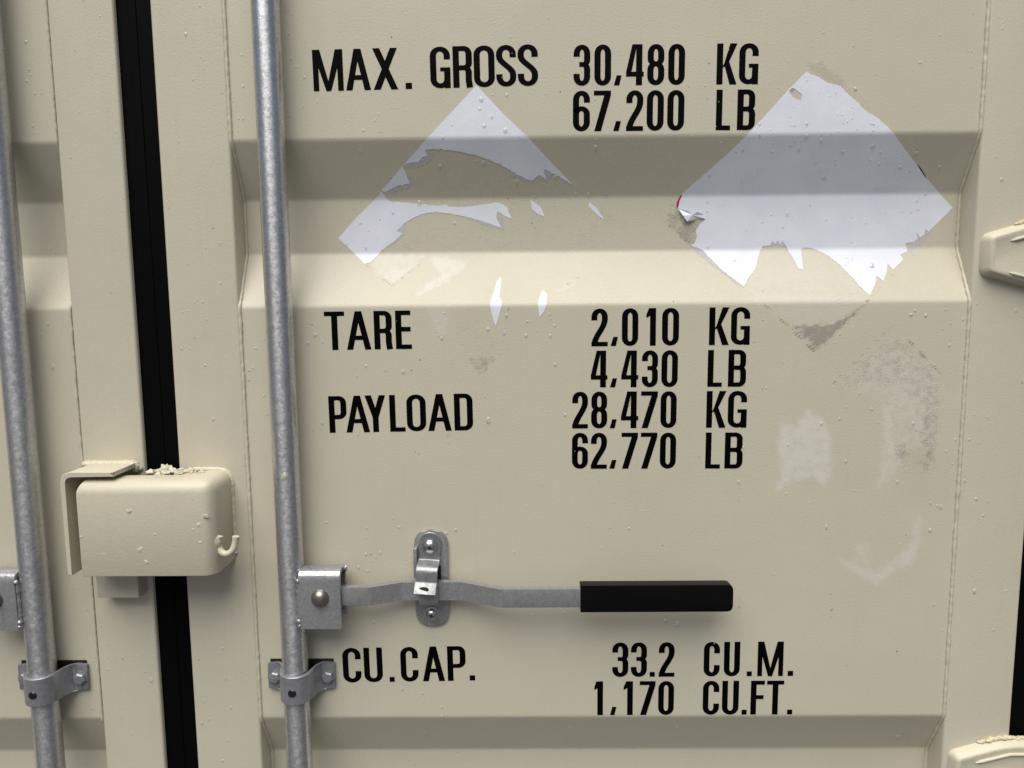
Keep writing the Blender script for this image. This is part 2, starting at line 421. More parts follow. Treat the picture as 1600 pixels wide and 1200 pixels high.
# ------------------------------------------------------------------ key lines of the doors
def vx(a, b): return (X(*a)+X(*b))/2
XS_L = vx((73, 0), (162, 1125))          # left door: sheet meets stile
XG0 = vx((178, 0), (258, 1200))          # left stile ends, rubber begins
XG1 = vx((234, 0), (310, 1200))          # rubber ends, right door's stile begins
XS_R = vx((347, 0), (408, 1120))         # right door: stile meets sheet
XS_E = vx((1546, 0), (1476, 1110))       # right door: sheet meets outer stile
XE = vx((1599, 850), (1577, 1150))       # outer stile ends, rubber begins
ZB, ZT = .22, 2.56
STW = XG0-XS_L; FACE = -.0015
XL_E = XG0-(XE-XG1); XL_S = XL_E+(XE-XS_E)

def weld_path(x, off, z0, z1, side):
    zs = np.arange(z0, z1, .0035); pts = []; rad = []
    s = 0
    for z in zs:
        s += random.uniform(-1, 1)*.6; s *= .8
        pts.append((x+off+random.uniform(-.0003, .0003), float(prof(z))-.0006, z))
        rad.append(.0024*(1+.03*math.sin(z*200+3*s)+.16*s+random.uniform(-.12, .12)))
    return pts, rad
def stile(name, x0, x1, parent, seg=3):
    bm = box(x0, x1, FACE, .05, ZB, ZT)
    es = [e for e in bm.edges if abs((e.verts[0].co-e.verts[1].co).z) > 1 and e.verts[0].co.y < .01]
    bev(bm, es, .0035, 3)
    return link(name, bm, M_FRAME, parent)

# ------------------------------------------------------------------ ground
g = bmesh.new(); bmesh.ops.create_grid(g, x_segments=2, y_segments=2, size=150)
gr = link('ground', g, M_GROUND); gr['kind'] = 'structure'

# ------------------------------------------------------------------ right door
rd = thing('container_door', 'cream container door carrying the black weight and volume lettering, right of the wide black rubber seal', 'container door', (XG1, 0, ZB), 'cream container doors')
xs = np.concatenate([np.arange(XS_R, XS_E, .003), [XS_E]])
sheet_mesh('corrugated_sheet', XS_R, XS_E, ZB+.1, ZT-.1, xs, M_SHEET, rd)
stile('stile', XG1, XS_R, rd); stile('stile', XS_E, XE, rd)
for x, off in ((XS_R, .0012), (XS_E, -.0012)):
    p, r_ = weld_path(x, off, ZB+.1, ZT-.1, 1); link('weld_seam', sweep(p, r_, 8, jit=.1), M_WELD, rd, 60)
link('bottom_rail', box(XS_R, XS_E, -.001, .05, ZB, ZB+.1, .003), M_FRAME, rd)
link('top_rail', box(XS_R, XS_E, -.001, .05, ZT-.1, ZT, .003), M_FRAME, rd)
def rubber(x0, x1, parent, flip=False):
    w_ = x1-x0; pr = [(0, .03), (0, .0052), (.03, .005), (.40, .005), (.45, .0052), (.50, .0052), (.55, .0049), (.80, .0049), (.84, .0051), (.97, .005), (1, .006), (1, .03)]
    if flip: pr = [(1-a, b) for a, b in pr][::-1]
    return link('rubber_seal', prism([(x0+a*w_, b) for a, b in pr], 'z', ZB, ZT), M_RUBBER, parent, 25)
XM = XG0+(XG1-XG0)*.55
rubber(XM, XG1, rd, True); rubber(XE, XE+.045, rd)

# ------------------------------------------------------------------ left door
ld = thing('container_door', 'plain cream container door without lettering, left of the wide black rubber seal', 'container door', (XG0, 0, ZB), 'cream container doors')
xs = np.concatenate([np.arange(XL_S, -.80, .05), np.arange(-.80, XS_L, .003), [XS_L]])
sheet_mesh('corrugated_sheet', XL_S, XS_L, ZB+.1, ZT-.1, xs, M_SHEET, ld)
stile('stile', XS_L, XG0, ld); stile('stile', XL_E, XL_S, ld)
for x, off in ((XS_L, -.0014), (XL_S, .0012)):
    p, r_ = weld_path(x, off, ZB+.1, ZT-.1, 1); link('weld_seam', sweep(p, [q*.8 for q in r_], 8, jit=.1), M_WELD, ld, 60)
link('bottom_rail', box(XL_S, XS_L, -.001, .05, ZB, ZB+.1, .003), M_FRAME, ld)
link('top_rail', box(XL_S, XS_L, -.001, .05, ZT-.1, ZT, .003), M_FRAME, ld)
rubber(XG0, XM-.0002, ld); rubber(XL_E-.045, XL_E, ld, True)

# corner posts of the container, just outside the picture
for x0, x1, lab in ((XE+.0455, XE+.15, 'cream steel corner post to the right of the lettered door'), (XL_E-.15, XL_E-.0455, 'cream steel corner post to the left of the plain door')):
    po = link('corner_post', box(x0, x1, -.012, .12, .1, 2.7, .004), M_FRAME); po['label'] = lab; po['category'] = 'corner post'; po['group'] = 'container corner posts'

# ------------------------------------------------------------------ lettering
def arc(cx, cy, rx, ry, a0, a1, n=12):
    return [(cx+rx*math.cos(R(a0+(a1-a0)*k/n)), cy+ry*math.sin(R(a0+(a1-a0)*k/n))) for k in range(n+1)]
def bez(a, b, c, d, n=12):
    return [tuple((1-t)**3*Vector(a)+3*t*(1-t)**2*Vector(b)+3*t*t*(1-t)*Vector(c)+t**3*Vector(d)) for t in (k/n for k in range(1, n))]
S_, H_ = .158, .116
def ribbon(path, closed=False, s=S_, h=H_):
    P_ = []
    for p in path:
        if not P_ or (Vector(p)-Vector(P_[-1])).length > 1e-4: P_.append(p)
    if closed and (Vector(P_[0])-Vector(P_[-1])).length < 1e-4: P_.pop()
    n = len(P_); L = []; Q = []
    for i in range(n):
        a = Vector(P_[i-1]) if (i or closed) else None; b = Vector(P_[(i+1) % n]) if (i < n-1 or closed) else None; p = Vector(P_[i])
        d0 = (p-a).normalized() if a is not None else None; d1 = (b-p).normalized() if b is not None else None
        d0 = d0 or d1; d1 = d1 or d0; t = (d0+d1).normalized(); nn = Vector((-t.y, t.x))
        th = math.hypot(s*t.y, h*t.x); k = th/2/max(.5, nn.dot(Vector((-d1.y, d1.x))))
        L.append(tuple(p+nn*k)); Q.append(tuple(p-nn*k))
    f = [[L[i], Q[i], Q[(i+1) % n], L[(i+1) % n]] for i in range(n if closed else n-1)]
    return f
def glyph(c, W):
    s, h = (min(S_, W*.19) if c == 'M' else S_), H_; x0, x1, xm, T, B = s/2, W-s/2, W/2, 1-h/2, h/2; rx = (W-s)/2; ry = .165
    q = lambda *p: [list(p)]
    rect = lambda a, b, c_, d: [[(a, b), (c_, b), (c_, d), (a, d)]]
    top = lambda: arc(xm, T-ry, rx, ry, 180, 0)
    if c in '0O': return [ribbon(arc(xm, T-ry, rx, ry, 180, 0)+arc(xm, B+ry, rx, ry, 0, -180), True)]
    if c == 'C': return [ribbon([(x1, .67)]+arc(xm, T-ry, rx, ry, 0, 180)+arc(xm, B+ry, rx, ry, 180, 360)+[(x1, .33)])]
    if c == 'G': return [ribbon([(x1, .69)]+arc(xm, T-ry, rx, ry, 0, 180)+arc(xm, B+ry, rx, ry, 180, 360, 14)), rect(W-s, .0, W, .50), rect(W*.50, .41, W-s+.01, .50)]
    if c == 'U': return [ribbon([(x0, 1)]+arc(xm, B+ry, rx, ry, 180, 360)+[(x1, 1)])]
    if c == 'S': return [ribbon([(x1, .70)]+arc(xm, T-ry, rx, ry, 0, 180)+[(x0, .735)]+bez((x0, .735), (x0, .56), (x1, .46), (x1, .28))+[(x1, .28)]+arc(xm, B+ry, rx, ry, 0, -180)+[(x0, .30)])]
    if c == '2': return [ribbon([(x0, .69)]+arc(xm, T-ry, rx, ry, 180, 0)+[(x1, .72)]+bez((x1, .72), (x1, .50), (x0+.03, .30), (x0+.005, h*.6))+[(x0+.005, h*.6)]), rect(0, 0, W, h)]
    if c == '3': return [ribbon([(x0, .71)]+arc(xm, T-ry, rx, ry, 180, 0)+[(x1, .66)]+arc(x1-.11, .635, .11, .115, 0, -90, 6)+[(W*.34, .52)]), ribbon([(W*.55, .52)]+arc(x1-.11, .40, .11, .12, 90, 0, 6)+[(x1, .3)]+arc(xm, B+ry, rx, ry, 0, -180)+[(x0, .29)])]
    if c == '8': return [ribbon(arc(xm, T-ry, rx*.97, ry, 180, 0)+arc(xm, .52+.13, rx*.97, .13, 0, -180), True), ribbon(arc(xm, .52-.15, rx, .15, 180, 0)+arc(xm, B+ry, rx, ry, 0, -180), True)]
    if c == '6': return [ribbon([(x1, .71)]+arc(xm, T-ry, rx, ry, 0, 180)+arc(xm, B+ry, rx, ry, 180, 360)+arc(xm, .56-.14, rx, .14, 0, 165, 12))]
    if c == '7': return [rect(0, 1-h, W, 1), q((W-s*1.08, 1-h+.002), (W, 1-h+.002), (W*.42+s*.02, 0), (W*.42-s*1.06, 0))]
    if c == '4': return [rect(W*.56, 0, W*.56+s, 1), rect(0, .215, W, .215+h), q((W*.56-.10, 1), (W*.56+.02, 1), (s*.86, .215+h-.002), (0, .215+h-.002))]
    if c == '1': return [rect(W-s, 0, W, 1), q((W-s+.005, 1), (W-s+.005, .80), (0, .74), (0, .84), (W-s-.03, 1))]
    if c == ',': return [q((W*.36, .245), (W, .245), (W*.72, 0), (0, 0))]
    if c == '.': return [rect(0, 0, W, min(W, .15))]
    if c == 'T': return [rect(0, 1-h, W, 1), rect(xm-s/2, 0, xm+s/2, 1-h+.002)]
    if c == 'L': return [rect(0, 0, s, 1), rect(s-.002, 0, W, h)]
    if c == 'E': return [rect(0, 0, s, 1), rect(s-.002, 0, W, h), rect(s-.002, 1-h, W*.95, 1), rect(s-.002, .46, W*.94, .46+h)]
    if c == 'F': return [rect(0, 0, s, 1), rect(s-.002, 1-h, W, 1), rect(s-.002, .46, W*.93, .46+h)]
    if c == 'A': return [q((0, 0), (s*1.02, 0), (xm+s*.42, 1), (xm-s*.55, 1)), q((W-s*1.02, 0), (W, 0), (xm+s*.55, 1), (xm-s*.42, 1)), rect(W*.22, .255, W*.78, .255+h*.95)]
    if c == 'M': return [rect(0, 0, s*.98, 1), rect(W-s*.98, 0, W, 1), q((.004, 1), (s*1.28, 1), (xm+s*.42, 0), (xm-s*.42, 0)), q((W-s*1.28, 1), (W-.004, 1), (xm+s*.42, 0), (xm-s*.42, 0))]
    if c == 'X': return [q((0, 0), (s*1.12, 0), (W, 1), (W-s*1.12, 1)), q((W-s*1.12, 0), (W, 0), (s*1.12, 1), (0, 1))]
    if c == 'Y': return [rect(xm-s/2, 0, xm+s/2, .44), q((0, 1), (s*1.1, 1), (xm+s*.5, .40), (xm-s*.5, .40)), q((W-s*1.1, 1), (W, 1), (xm+s*.5, .40), (xm-s*.5, .40))]
    if c == 'K': return [rect(0, 0, s, 1), q((W-s*1.15, 1), (W, 1), (s*1.55, .40), (s-.002, .46), (s-.002, .40)), q((W-s*1.12, 0), (W, 0), (s*1.9, .60), (s*1.25, .47))]
    if c == 'P': return [rect(0, 0, s, 1), ribbon([(s*.9, T), (W-s/2-.13, T)]+arc(x1-.13, T-.14, .13, .14, 90, 0)+arc(x1-.13, .43+.14, .13, .14, 0, -90)+[(s*.9, .43)])]
    if c == 'R': return [rect(0, 0, s, 1), ribbon([(s*.9, T), (W-s/2-.13, T)]+arc(x1-.13, T-.14, .13, .14, 90, 0)+arc(x1-.13, .48+.13, .13, .13, 0, -90)+[(s*.9, .48)]), ribbon([(W*.55, .48)]+arc(x1-.11, .36, .10, .12, 90, 0, 6)+[(x1-.012, .18), (x1+.012, 0)])]
    if c == 'B': return [rect(0, 0, s, 1), ribbon([(s*.9, T), (x1-.13, T)]+arc(x1-.13, T-.13, .12, .13, 90, 0)+arc(x1-.13, .52+.12, .12, .12, 0, -90)+[(s*.9, .52)]), ribbon([(s*.9, .52), (x1-.12, .52)]+arc(x1-.12, .52-.13, .12, .13, 90, 0)+arc(x1-.12, B+.14, .12, .14, 0, -90)+[(s*.9, B)])]
    if c == 'D': return [rect(0, 0, s, 1), ribbon([(s*.9, T), (x1-.14, T)]+arc(x1-.14, T-.15, .14, .15, 90, 0)+arc(x1-.14, B+.15, .14, .15, 0, -90)+[(s*.9, B)])]
    return []
def lettering(label, items, base, captop, lead=0):
    """items: (char, left px, right px); base: two baseline points; captop: a point on the cap line"""
    A, Bp = P(*base[0]), P(*base[1]); u = (Bp-A).normalized(); v = Vector((-u.z, 0, u.x))
    cap = (P(*captop)-A).dot(v)
    bm = bmesh.new(); lay = 0
    for c, a, b in items:
        k = (a-base[0][0])/(base[1][0]-base[0][0]); yb = base[0][1]+(base[1][1]-base[0][1])*k
        o = P(a, yb); W = (P(b, yb)-o).length/cap
        lay = 0
        for prim in glyph(c, W):
            lay += 1; yy = -(.00018+.00009*lay)
            for f in prim:
                vs = []
                for (gx, gy) in f:
                    w_ = o+u*gx*cap+v*gy*cap; vs.append(bm.verts.new((w_.x, yy, w_.z)))
                try: bm.faces.new(vs)
                except ValueError: pass
    bmesh.ops.remove_doubles(bm, verts=bm.verts, dist=1e-6)
    o = link('lettering', bm, M_INK, rd, 30, label)
    # all letters face outwards
    for p_ in o.data.polygons: pass
    return o
lettering('black lettering MAX. GROSS', [('M',490.5,537.5),('A',541,580),('X',584,622.5),('.',634,644),('G',673,704.5),('R',708.5,738.5),('O',741,773.5),('S',776,807),('S',809.5,841)], ((490,142.8),(840,134)), (490,78))
lettering('black lettering 30,480 KG', [('3',896,922),('0',928.5,954.5),(',',959,971),('4',978,1005.5),('8',1011,1037.5),('0',1043.5,1069.5),('K',1119,1150.5),('G',1154,1184)], ((896,134),(1184,131.5)), (960,69.5))
lettering('black lettering 67,200 LB', [('6',895,921.5),('7',927.5,954),(',',958,970),('2',978,1004.5),('0',1010,1036.5),('0',1042,1068.5),('L',1118,1140.5),('B',1151,1179)], ((895,205.2),(1179,203)), (960,141.5))
lettering('black lettering TARE', [('T',508.5,540),('A',542.5,580.5),('R',585.5,613.5),('E',619,644)], ((508,547),(644,545)), (508,487))
lettering('black lettering 2,010 KG', [('2',924,949.5),(',',954,965.5),('0',971.5,997),('1',1009.5,1024.5),('0',1034,1060.5),('K',1107.5,1138.5),('G',1141.5,1171)], ((924,541),(1171,538.5)), (1000,481.5))
lettering('black lettering 4,430 LB', [('4',923,949),(',',953,964),('4',970.5,997),('3',1002.5,1027.5),('0',1033,1058.5),('L',1105,1127.5),('B',1137,1165)], ((923,605.3),(1165,604)), (1000,547.5))
lettering('black lettering PAYLOAD', [('P',515.5,543),('A',541.5,578.5),('Y',572,604),('L',610,634),('O',636.5,666.5),('A',669.5,706),('D',710.5,739.5)], ((515,676.3),(740,672)), (515,619))
lettering('black lettering 28,470 KG', [('2',894,918.5),('8',923.5,948.5),(',',952.5,963.5),('4',970,997),('7',1001,1027),('0',1031.5,1056.5),('K',1103,1133.5),('G',1136.5,1166)], ((894,669.3),(1166,668)), (1000,611.5))
lettering('black lettering 62,770 LB', [('6',893.5,918.5),('2',923,948),(',',952,963),('7',970.5,996),('7',1000.5,1026),('0',1030.5,1055.5),('L',1101.5,1124.5),('B',1131.5,1159.5)], ((893,732.3),(1159,731.8)), (1000,676))
lettering('black lettering CU.CAP.', [('C',537,565.5),('U',570,599),('.',609,617),('C',627,654.5),('A',661,695.5),('P',700,728.5),('.',734,742.5)], ((537,1066.5),(742,1063)), (537,1012.5))
lettering('black lettering 33.2 CU.M.', [('3',956.5,981.5),('3',985.5,1010.5),('.',1015,1023),('2',1029,1053.5),('C',1099,1124),('U',1130.5,1155.5),('.',1166.5,1174.5),('M',1183,1223),('.',1230.5,1239)], ((956,1057.6),(1239,1056)), (1050,1003.3))
lettering('black lettering 1,170 CU.FT.', [('1',928.5,942),(',',953,963),('1',974,988.5),('7',999,1023.5),('0',1028,1052.5),('C',1097.5,1123),('U',1127.5,1153.5),('.',1158.5,1166.5),('F',1172,1193.5),('T',1197,1223.5),('.',1229.5,1237.5)], ((928,1117.2),(1238,1116)), (1050,1064))

# ------------------------------------------------------------------ torn placards
def subdiv(poly, step, jit, rough):
    out = []; n = len(poly)
    for i in range(n):
        a = Vector(poly[i][:2]); b = Vector(poly[(i+1) % n][:2]); L = (b-a).length
        rj = len(poly[i]) > 2                    # this side is torn
        k = max(1, int(L/step)) if rj else 1
        nn = Vector((-(b-a).y, (b-a).x)).normalized() if L > 0 else Vector((0, 0))
        for j in range(k):
            p = a+(b-a)*(j/k)
            if rj and j: p += nn*random.uniform(-jit, jit)
            out.append((p.x, p.y))
    return out
def drape(name, outline, parent, mat=None, lift=.0004, thick=.0003, holes=(), curl=None):
    bm = bmesh.new(); es = []
    for loop in (outline, *holes):
        vs = []
        for (x, y) in loop:
            s = on_sheet(x, y); vs.append(bm.verts.new((s.x, 0, s.z)))
        es += [bm.edges.new((vs[i], vs[(i+1) % len(vs)])) for i in range(len(vs))]
    bmesh.ops.triangle_fill(bm, use_beauty=True, edges=es)
    if holes:      # triangle_fill can close the hole: remove what lies inside it
        for h in holes:
            q = sheet_poly(h)
            kill = [f for f in bm.faces if sdist(np.array([f.calc_center_median().x]), np.array([f.calc_center_median().z]), q)[0] > 0]
            bmesh.ops.delete(bm, geom=kill, context='FACES')
    zz = [v.co.z for v in bm.verts]
    for z in crease_levels(min(zz), max(zz)):
        bmesh.ops.bisect_plane(bm, geom=list(bm.verts)+list(bm.edges)+list(bm.faces), plane_co=(0, 0, z), plane_no=(0, 0, 1))
    for v in bm.verts: v.co.y = float(prof(v.co.z))-lift
    r_ = bmesh.ops.extrude_face_region(bm, geom=list(bm.faces))
    for v in (e for e in r_['geom'] if isinstance(e, bmesh.types.BMVert)): v.co.y += thick
    if curl:
        for v in bm.verts: v.co.y -= curl(v.co)
    return link(name, bm, mat or M_VINYL, parent, 30)
def zc(pts, ox, oy, s): return [((p[0]/s+ox), (p[1]/s+oy), *p[2:]) for p in pts]
T = 1
pr = thing('placard', 'large torn white placard, its right half nearly whole, stuck below the KG and LB', 'sticker', on_sheet(1270, 290), 'torn white placards')
o1 = zc([(738,68,T),(765,85,T),(800,95,T),(830,118,T),(905,138,T),(925,165,T),(960,195,T),(985,215,T),(1010,245,T),(1040,268,T),(1080,290),(1125,330),(1160,370),(1210,440),(1270,520),(1310,575),(1365,635),(1442,722),
 (1325,838),(1310,826),(1306,850),(1283,866),(1268,842),(1272,872),(1250,888),(1215,893),(1224,932),(1190,948),(1203,972),(1155,1020),(1128,990),(1125,1030),(1108,1075),(1075,1048),(1070,1085),(1042,1145,T),(1005,1110,T),(940,1040,T),(880,980,T),(820,940,T),(770,920,T),(725,913),(713,925),(718,985),(724,1020),(700,1015),(680,975),(655,935),(640,905),(622,880),(614,900),(600,878),(588,898),(575,880),(565,902),(530,905,T),(512,940,T),(490,1020,T),(460,1060,T),(437,1102,T),(410,1080,T),(330,1020,T),(290,980,T),(240,925,T),(185,905,T),(202,888,T),(215,860,T),(205,838,T),(225,805,T),(250,778,T),(215,768,T),(160,745,T),(118,722),(118,700),(135,660),(250,560),(370,455),(480,345),(640,170)], 1020, 90, 3.077)
h1 = zc([(655,163),(682,150),(700,165),(718,178),(712,208),(690,200),(672,188)], 1020, 90, 3.077)
drape('vinyl_sheet', subdiv(o1, 2.5, .8, 1), pr, holes=[h1])
drape('red_corner', zc([(115,697),(124,678),(137,658),(140,664),(128,690),(121,722),(114,718)], 1020, 90, 3.077), pr, M_RED, .0006)
drape('black_edge', zc([(1272,512),(1282,532),(1312,580),(1308,566),(1290,536)], 1020, 90, 3.077), pr, M_INK, .0006)
bm = bmesh.new()          # crumpled flap at the left corner
fl = zc([(122,728),(165,738),(210,745),(245,756),(252,776),(215,772),(190,782),(160,790),(140,762)], 1020, 90, 3.077)
c0 = on_sheet(*zc([(185,760)], 1020, 90, 3.077)[0][:2]); cv = bm.verts.new((c0.x, c0.y-.006, c0.z))
ring = []
for i, p in enumerate(fl):
    s = on_sheet(*p); ring.append(bm.verts.new((s.x, s.y-(.0015 if i in (0, 3, 4) else random.uniform(.002, .007)), s.z)))
for i in range(len(ring)): bm.faces.new((ring[i], ring[(i+1) % len(ring)], cv))
link('crumpled_flap', bm, M_VINYL, pr, 10)
bm = bmesh.new(); pts = [on_sheet(*p) for p in zc([(648,166),(664,150),(682,150),(676,160)], 1020, 90, 3.077)]
vs = [bm.verts.new(p+Vector((0, -.001-.003*(i in (0, 1)), 0))) for i, p in enumerate(pts)]; bm.faces.new(vs); link('lifted_edge', bm, M_VINYL, pr)

pl = thing('placard', 'torn remains of a white placard below GROSS, only its top and left corners left', 'sticker', on_sheet(700, 290), 'torn white placards')
zz = lambda pts: zc(pts, 500, 100, 3.3333)
drape('vinyl_piece', subdiv(zz([(815,112),(950,255),(1085,385),(1200,510),(1320,632,T),(1300,622,T),(1250,590,T),(1165,545,T),(1178,602,T),(1140,578,T),(1105,608,T),(1070,598,T),(1000,560,T),(920,515,T),(820,478,T),(700,452,T),(600,443,T),(545,448,T),(560,478,T),(530,488,T),(512,512,T),(470,515,T),(436,527),(545,405),(640,300),(735,198)]), 2.2, .7, 1), pl)
drape('vinyl_piece', subdiv(zz([(430,534,T),(446,566,T),(468,622,T),(400,636,T),(340,668,T),(322,658)]), 2.2, .6, 1), pl)
drape('vinyl_piece', subdiv(zz([(322,664,T),(345,700,T),(365,716,T),(440,722,T),(520,728,T),(600,738,T),(660,733,T),(672,746,T),(760,745,T),(870,730,T),(930,720,T),(975,745,T),(985,775,T),(1000,806,T),(970,795,T),(925,768,T),(918,800,T),(942,852,T),(880,830,T),(780,800,T),(680,780,T),(600,772,T),(540,780,T),(490,800,T),(440,830,T),(400,872,T),(432,880,T),(390,920,T),(350,950,T),(320,975,T),(290,1010,T),(260,1035,T),(232,1042),(95,908),(200,790)]), 2.5, .6, 1), pl)
drape('vinyl_scrap', zz([(1097,708),(1125,728),(1150,745),(1172,798),(1130,780),(1103,755)]), pl)
drape('vinyl_scrap', zz([(1402,718),(1440,750),(1482,812),(1455,796),(1398,742)]), pl)
for q_ in ([(545,446),(600,470),(575,500),(522,535),(450,540),(432,532),(448,512)], [(446,566),(486,600),(474,640),(380,668),(322,660),(400,630),(460,618)], [(1155,540),(1215,572),(1182,615),(1130,592),(1105,614),(1060,608),(990,572),(990,552),(1070,590)], [(920,790),(960,800),(955,865),(880,845),(760,805),(770,795)], [(400,868),(445,830),(440,890),(380,940),(350,960)]):
    drape('torn_film', subdiv([(*p_, T) for p_ in zz(q_)], 2.2, .8, 1), pl, M_FILM, .00032, .0001)
for q_ in ([(520,915),(560,885),(575,862),(640,872),(662,935),(640,915),(600,900)], [(1225,925),(1250,880),(1283,858),(1306,842),(1338,832),(1300,885),(1245,935)], [(185,905),(250,925),(330,1015),(410,1078),(437,1106),(400,1085),(300,1010),(215,945)]):
    drape('torn_film', subdiv([(*p_, T) for p_ in zc(q_, 1020, 90, 3.077)], 2.2, .8, 1), pr, M_FILM, .00032, .0001)
zq = lambda pts: zc(pts, 500, 380, 4)
drape('vinyl_scrap', zq([(1125,212),(1136,222),(1120,335),(1137,368),(1135,392),(1112,480),(1100,520),(1085,490),(1062,392),(1070,345),(1085,310),(1105,240)]), pl)
drape('vinyl_scrap', zq([(1392,293),(1418,315),(1416,385),(1400,430),(1372,465),(1362,385),(1372,335)]), pl)

# ------------------------------------------------------------------ locking rods
TR, TD = .0175, .026          # rod radius, distance of its axis from the door
def rod_x(px, py): return X(px, py, TD)
RX1 = (rod_x(414, 0)+rod_x(441.3, 600)+rod_x(469, 1200))/3
RX0 = (rod_x(79.5, 1200)+rod_x(39, 700)+rod_x(2-22, 100))/3
bar_zc = (Z(1000, 918.5, .0467)+Z(1000, 950, .0467))/2

def hub(parent, s, xc):
    """bent plate welded to the rod; s = +1 points right, -1 left"""
    zt, zb = Z(500, 893, .040), Z(500, 983, .045)
    xa, xb = xc+s*(TR-.003), xc+s*(X(532, 940, .045)-RX1)
    path = fillet([(-.012, zb+.006), (-.012, zt), (-.0425, zt), (-.0425, zb)], .013, 6)
    a, b = sorted((xa, xb)); bm = strip(path, .005, 'x', a, b, .0007)
    h = link('hub_plate', bm, M_GALV, parent)
    c = Vector((xc+s*(X(500, 934, .045)-RX1), -.045, bar_zc+.001))
    link('rivet', lathe([(.0125, -.0005), (.0118, .001), (.0113, .0025), (.0095, .0055), (.006, .0078), (.0025, .0088), (0, .009)], c, (0, -1, 0)), M_RIVET, parent)
    bm = bmesh.new()
    for zz_, r_ in ((zt-.012, .0035), (zb+.010, .004), (zb+.004, .0035)): lump((xa-s*.0005, -.0425, zz_), r_, bm, .25)
    n_ = 30; sweep([(xa-s*.0012, -.0405, zb+.004+(zt-zb-.016)*k/n_) for k in range(n_+1)], [.0030*(1+random.uniform(-.25, .25)) for _ in range(n_+1)], 8, bm)
    link('weld_bead', bm, M_GALV, parent, 60)
    bm = bmesh.new(); lump((xb+s*.001, -.018, zt-.004), .0035, bm, .5); lump((xb+s*.0025, -.022, zt-.003), .002, bm, .5)
    link('zinc_drip', bm, M_GALV, parent, 60)
    return h
def handle_path(s, xc):
    px = [(500, .033), (577, .033), (627, .0165), (723, .0165), (783, .0417), (1143, .0417)]
    return [(xc+s*(X(a, 930, d+.005)-RX1), -d) for a, d in px]
def handle(parent, s, xc):
    path = fillet(handle_path(s, xc), .014, 4)
    hw = .0128; bm = strip(path, .010, 'z', bar_zc-hw, bar_zc+hw, .0012)
    hd = link('handle_bar', bm, M_GALV, parent)
    x0 = xc+s*(X(907, 930, .0475)-RX1); x1 = xc+s*(X(1145, 930, .0475)-RX1)
    bm = bmesh.new(); outl = [(x0, bar_zc-.0185), (x1, bar_zc-.0185), (x1, bar_zc+.0185), (x0, bar_zc+.0185)]
    bm = prism(roundpoly(outl, [.0006, .008, .008, .0006], 5), 'y', -.0495, -.0335, .0028, 3)
    gp = link('grip', bm, M_GRIP, parent)
    return hd
def rod(parent, xc, mat):
    n = 60; bm = bmesh.new(); pts = [(xc, -TD, .1+2.45*k/n) for k in range(n+1)]
    return link('rod_tube', sweep(pts, TR, 40, bm), mat, parent, 60)

t1 = thing('locking_rod', 'galvanized locking rod with black-gripped handle, standing left of the lettering', 'locking rod', (RX1, -TD, .1), 'vertical locking rods')
rod(t1, RX1, M_TUBE); hub(t1, 1, RX1); handle(t1, 1, RX1)
bm = bmesh.new(); lump((RX1+.003, -TD-TR, Z(463, 743, .043)), .0032, bm, .2, 2, (1, .35, 1.4)); link('paint_blob', bm, M_BOX, t1)
t0 = thing('locking_rod', 'scuffed galvanized locking rod at the left edge of the photo, on the plain door', 'locking rod', (RX0, -TD, .1), 'vertical locking rods')
rod(t0, RX0, M_TUBE2); hub(t0, -1, RX0); handle(t0, -1, RX0)

# ------------------------------------------------------------------ rod clamps
def clamp(label, xc, zc_, half, hh, scr):
    t = thing('rod_clamp', label, 'clamp', (xc, 0, zc_), 'clamps holding the locking rods')
    a = TR+.0032; q = .0035
    arcp = [(xc+a*math.cos(R(th)), -TD-a*math.sin(R(th))) for th in range(172, 7, -11)]
    left = bez((xc-half+.0165, -q), (xc-a-.008, -q), (xc-a-.002, -.010), arcp[0], 7)
    right = bez(arcp[-1], (xc+a+.002, -.010), (xc+a+.008, -q), (xc+half-.0165, -q), 7)
    path = [(xc-half, -q), (xc-half+.0165, -q)]+left+arcp+right+[(xc+half-.0165, -q), (xc+half, -q)]
    bm = strip(path, .0042, 'z', zc_-hh, zc_+hh, .0008)
    # round the flange corners
    for v in bm.verts:
        for sx in (-1, 1):
            ex = abs(v.co.x-(xc+sx*half))
            if ex < .0012: 
                if abs(v.co.z-zc_) > hh-.002: v.co.x -= sx*.0028; v.co.z = zc_+(v.co.z-zc_)*.94
    st_ = link('strap', bm, M_CLAMP, t, 40)
    for sx in (-1, 1):
        c = (xc+sx*(half-.0125), -q-.0021, zc_-.001)
        bm = lathe([(.0088, 0), (.0088, .0045), (.0070, .0062), (0, .0066)], c, (0, -1, 0), 6)
        lathe([(.0102, 0), (.0102, .0012), (0, .0012)], c, (0, -1, 0), 24, bm)
        link('bolt', bm, M_CLAMP, t, 25)
    c = P(scr[0], scr[1], TD+a+.002); c.y = -(TD+a+.0015)+.0008
    bm = lathe([(.0058, -.002), (.0058, .001), (.0048, .0024), (0, .0028)], c, (-.12, -1, 0), 20)
    s_ = link('screw', bm, M_BLACK, t)
    bm = box(c.x-.0032, c.x+.0032, c.y-.0034, c.y-.0024, c.z-.0006, c.z+.0006); box(c.x-.0006, c.x+.0006, c.y-.0034, c.y-.0024, c.z-.0032, c.z+.0032, 0, 2, bm)
    link('liner', box(xc-half+.005, xc+half-.005, -.0013, .0, zc_-hh+.004, zc_+hh+.0032, .0006), M_BLACK, t)
    bm.free()
    # black bushing between rod and strap
    bm = bmesh.new(); outer = [(xc+(a-.0018)*math.cos(R(th)), -TD-(a-.0018)*math.sin(R(th))) for th in range(-10, 191, 10)]
    link('bushing', strip(outer, .0018, 'z', zc_-hh+.001, zc_+hh-.001), M_BLACK, t)
    return t
